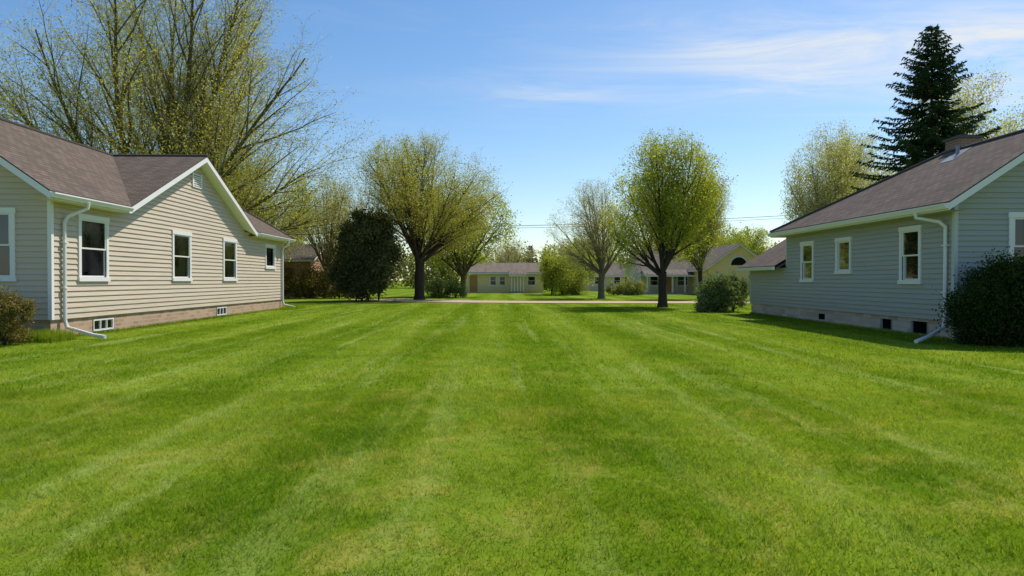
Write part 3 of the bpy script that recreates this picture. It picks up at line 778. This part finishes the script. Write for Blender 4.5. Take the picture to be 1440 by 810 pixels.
# ================================================================ UTILITY LINE
def cable(mb,a,b,sag,r=.022):
    pts=[]
    for i in range(25):
        t=i/24; p=Vector(a).lerp(Vector(b),t); p.z-=sag*4*t*(1-t); pts.append(p)
    mb.pipe(pts,r,0,5)
u=empty('utility_line',(0,60,0)); mb=MB()
M_cab=simple('cable_black',(.03,.03,.03),.6); M_pole=simple('pole_wood',(.13,.10,.075),.9)
cable(mb,(-6.5,62,6.0),(38,62,7.9),.35); cable(mb,(-6.5,62,5.85),(38,62,7.7),.40,.015)
mb.obj('cables',[M_cab],u)
mb=MB(); mb.pipe([(-6.5,62,0),(-6.5,62,6.6)],.13,0,10); mb.pipe([(38,62,0),(38,62,8.6)],.15,0,10); mb.box(-7.3,-5.7,61.9,62.0,6.1,6.2); mb.box(37,39,61.8,61.9,8.0,8.12)
mb.obj('poles',[M_pole],u)

# ================================================================ LIGHT, SKY, CAMERA
S=Vector((.54,.50,1.0)).normalized()
el=math.asin(S.z); az=math.atan2(S.x,S.y)
sl=bpy.data.lights.new('sun','SUN'); sl.energy=5.0; sl.angle=R(.5); sl.color=(1,.93,.82)
so=bpy.data.objects.new('sun',sl); so.rotation_euler=S.to_track_quat('Z','Y').to_euler(); COL.objects.link(so)
w=bpy.data.worlds.new('World'); scene.world=w; w.use_nodes=True; nt=NT(w.node_tree); bg=nt.n['Background']
sky=nt.new('ShaderNodeTexSky'); sky.sky_type='NISHITA'; sky.sun_disc=False; sky.sun_elevation=el; sky.sun_rotation=az
sky.air_density=1.0; sky.dust_density=.5; sky.ozone_density=1.8; sky.altitude=100
g=nt.new('ShaderNodeTexCoord').outputs['Generated']
sep=nt.new('ShaderNodeSeparateXYZ'); nt.link(g,sep.inputs[0])
zc=nt.math('MAXIMUM',sep.outputs[2],.03)
cx=nt.math('DIVIDE',sep.outputs[0],zc); cy=nt.math('DIVIDE',sep.outputs[1],zc)
comb=nt.new('ShaderNodeCombineXYZ'); nt.link(cx,comb.inputs[0]); nt.link(cy,comb.inputs[1])
mp=nt.new('ShaderNodeMapping'); nt.link(comb.outputs[0],mp.inputs[0]); mp.inputs['Rotation'].default_value=(0,0,.5); mp.inputs['Scale'].default_value=(.55,1.3,1)
cn=nt.noise(mp.outputs[0],1.6,9,.66,.7)
cn2=nt.noise(comb.outputs[0],.55,2,.5)
def blob(px,py,sx,sz):
    a=nt.math('DIVIDE',nt.math('SUBTRACT',nt.math('DIVIDE',sep.outputs[0],nt.math('MAXIMUM',sep.outputs[1],.05)),px),sx)
    b=nt.math('DIVIDE',nt.math('SUBTRACT',nt.math('DIVIDE',sep.outputs[2],nt.math('MAXIMUM',sep.outputs[1],.05)),py),sz)
    r2=nt.math('ADD',nt.math('MULTIPLY',a,a),nt.math('MULTIPLY',b,b))
    return nt.math('POWER',2.718,nt.math('MULTIPLY',r2,-1.0))
bl=nt.math('ADD',blob(.42,.32,.22,.06),blob(.74,.33,.15,.08))
bl=nt.math('ADD',bl,nt.math('MULTIPLY',blob(.10,.265,.13,.022),.6))
m1=nt.math('MULTIPLY',bl,nt.ramp(cn,[(.33,0.0),(.64,1.0)]))
m2=nt.math('MULTIPLY',nt.ramp(cn,[(.5,0.0),(.8,1.0)]),nt.math('MULTIPLY',cn2,.15))
mask=nt.math('ADD',nt.math('MULTIPLY',m1,1.0),m2,True)
hs=nt.new('ShaderNodeHueSaturation'); hs.inputs['Saturation'].default_value=1.22; nt.link(sky.outputs[0],hs.inputs['Color'])
col=nt.mix(mask,hs.outputs[0],(5.6,5.85,6.1))
nt.link(col,bg.inputs['Color']); bg.inputs['Strength'].default_value=.145
cd=bpy.data.cameras.new('camera'); cd.lens=25; cd.sensor_width=36; cd.clip_end=3000; cd.clip_start=.05
co=bpy.data.objects.new('camera',cd); COL.objects.link(co); co.location=(0,0,1.4)
co.rotation_euler=(R(90-.63),0,R(-1.15)); scene.camera=co
print('done')
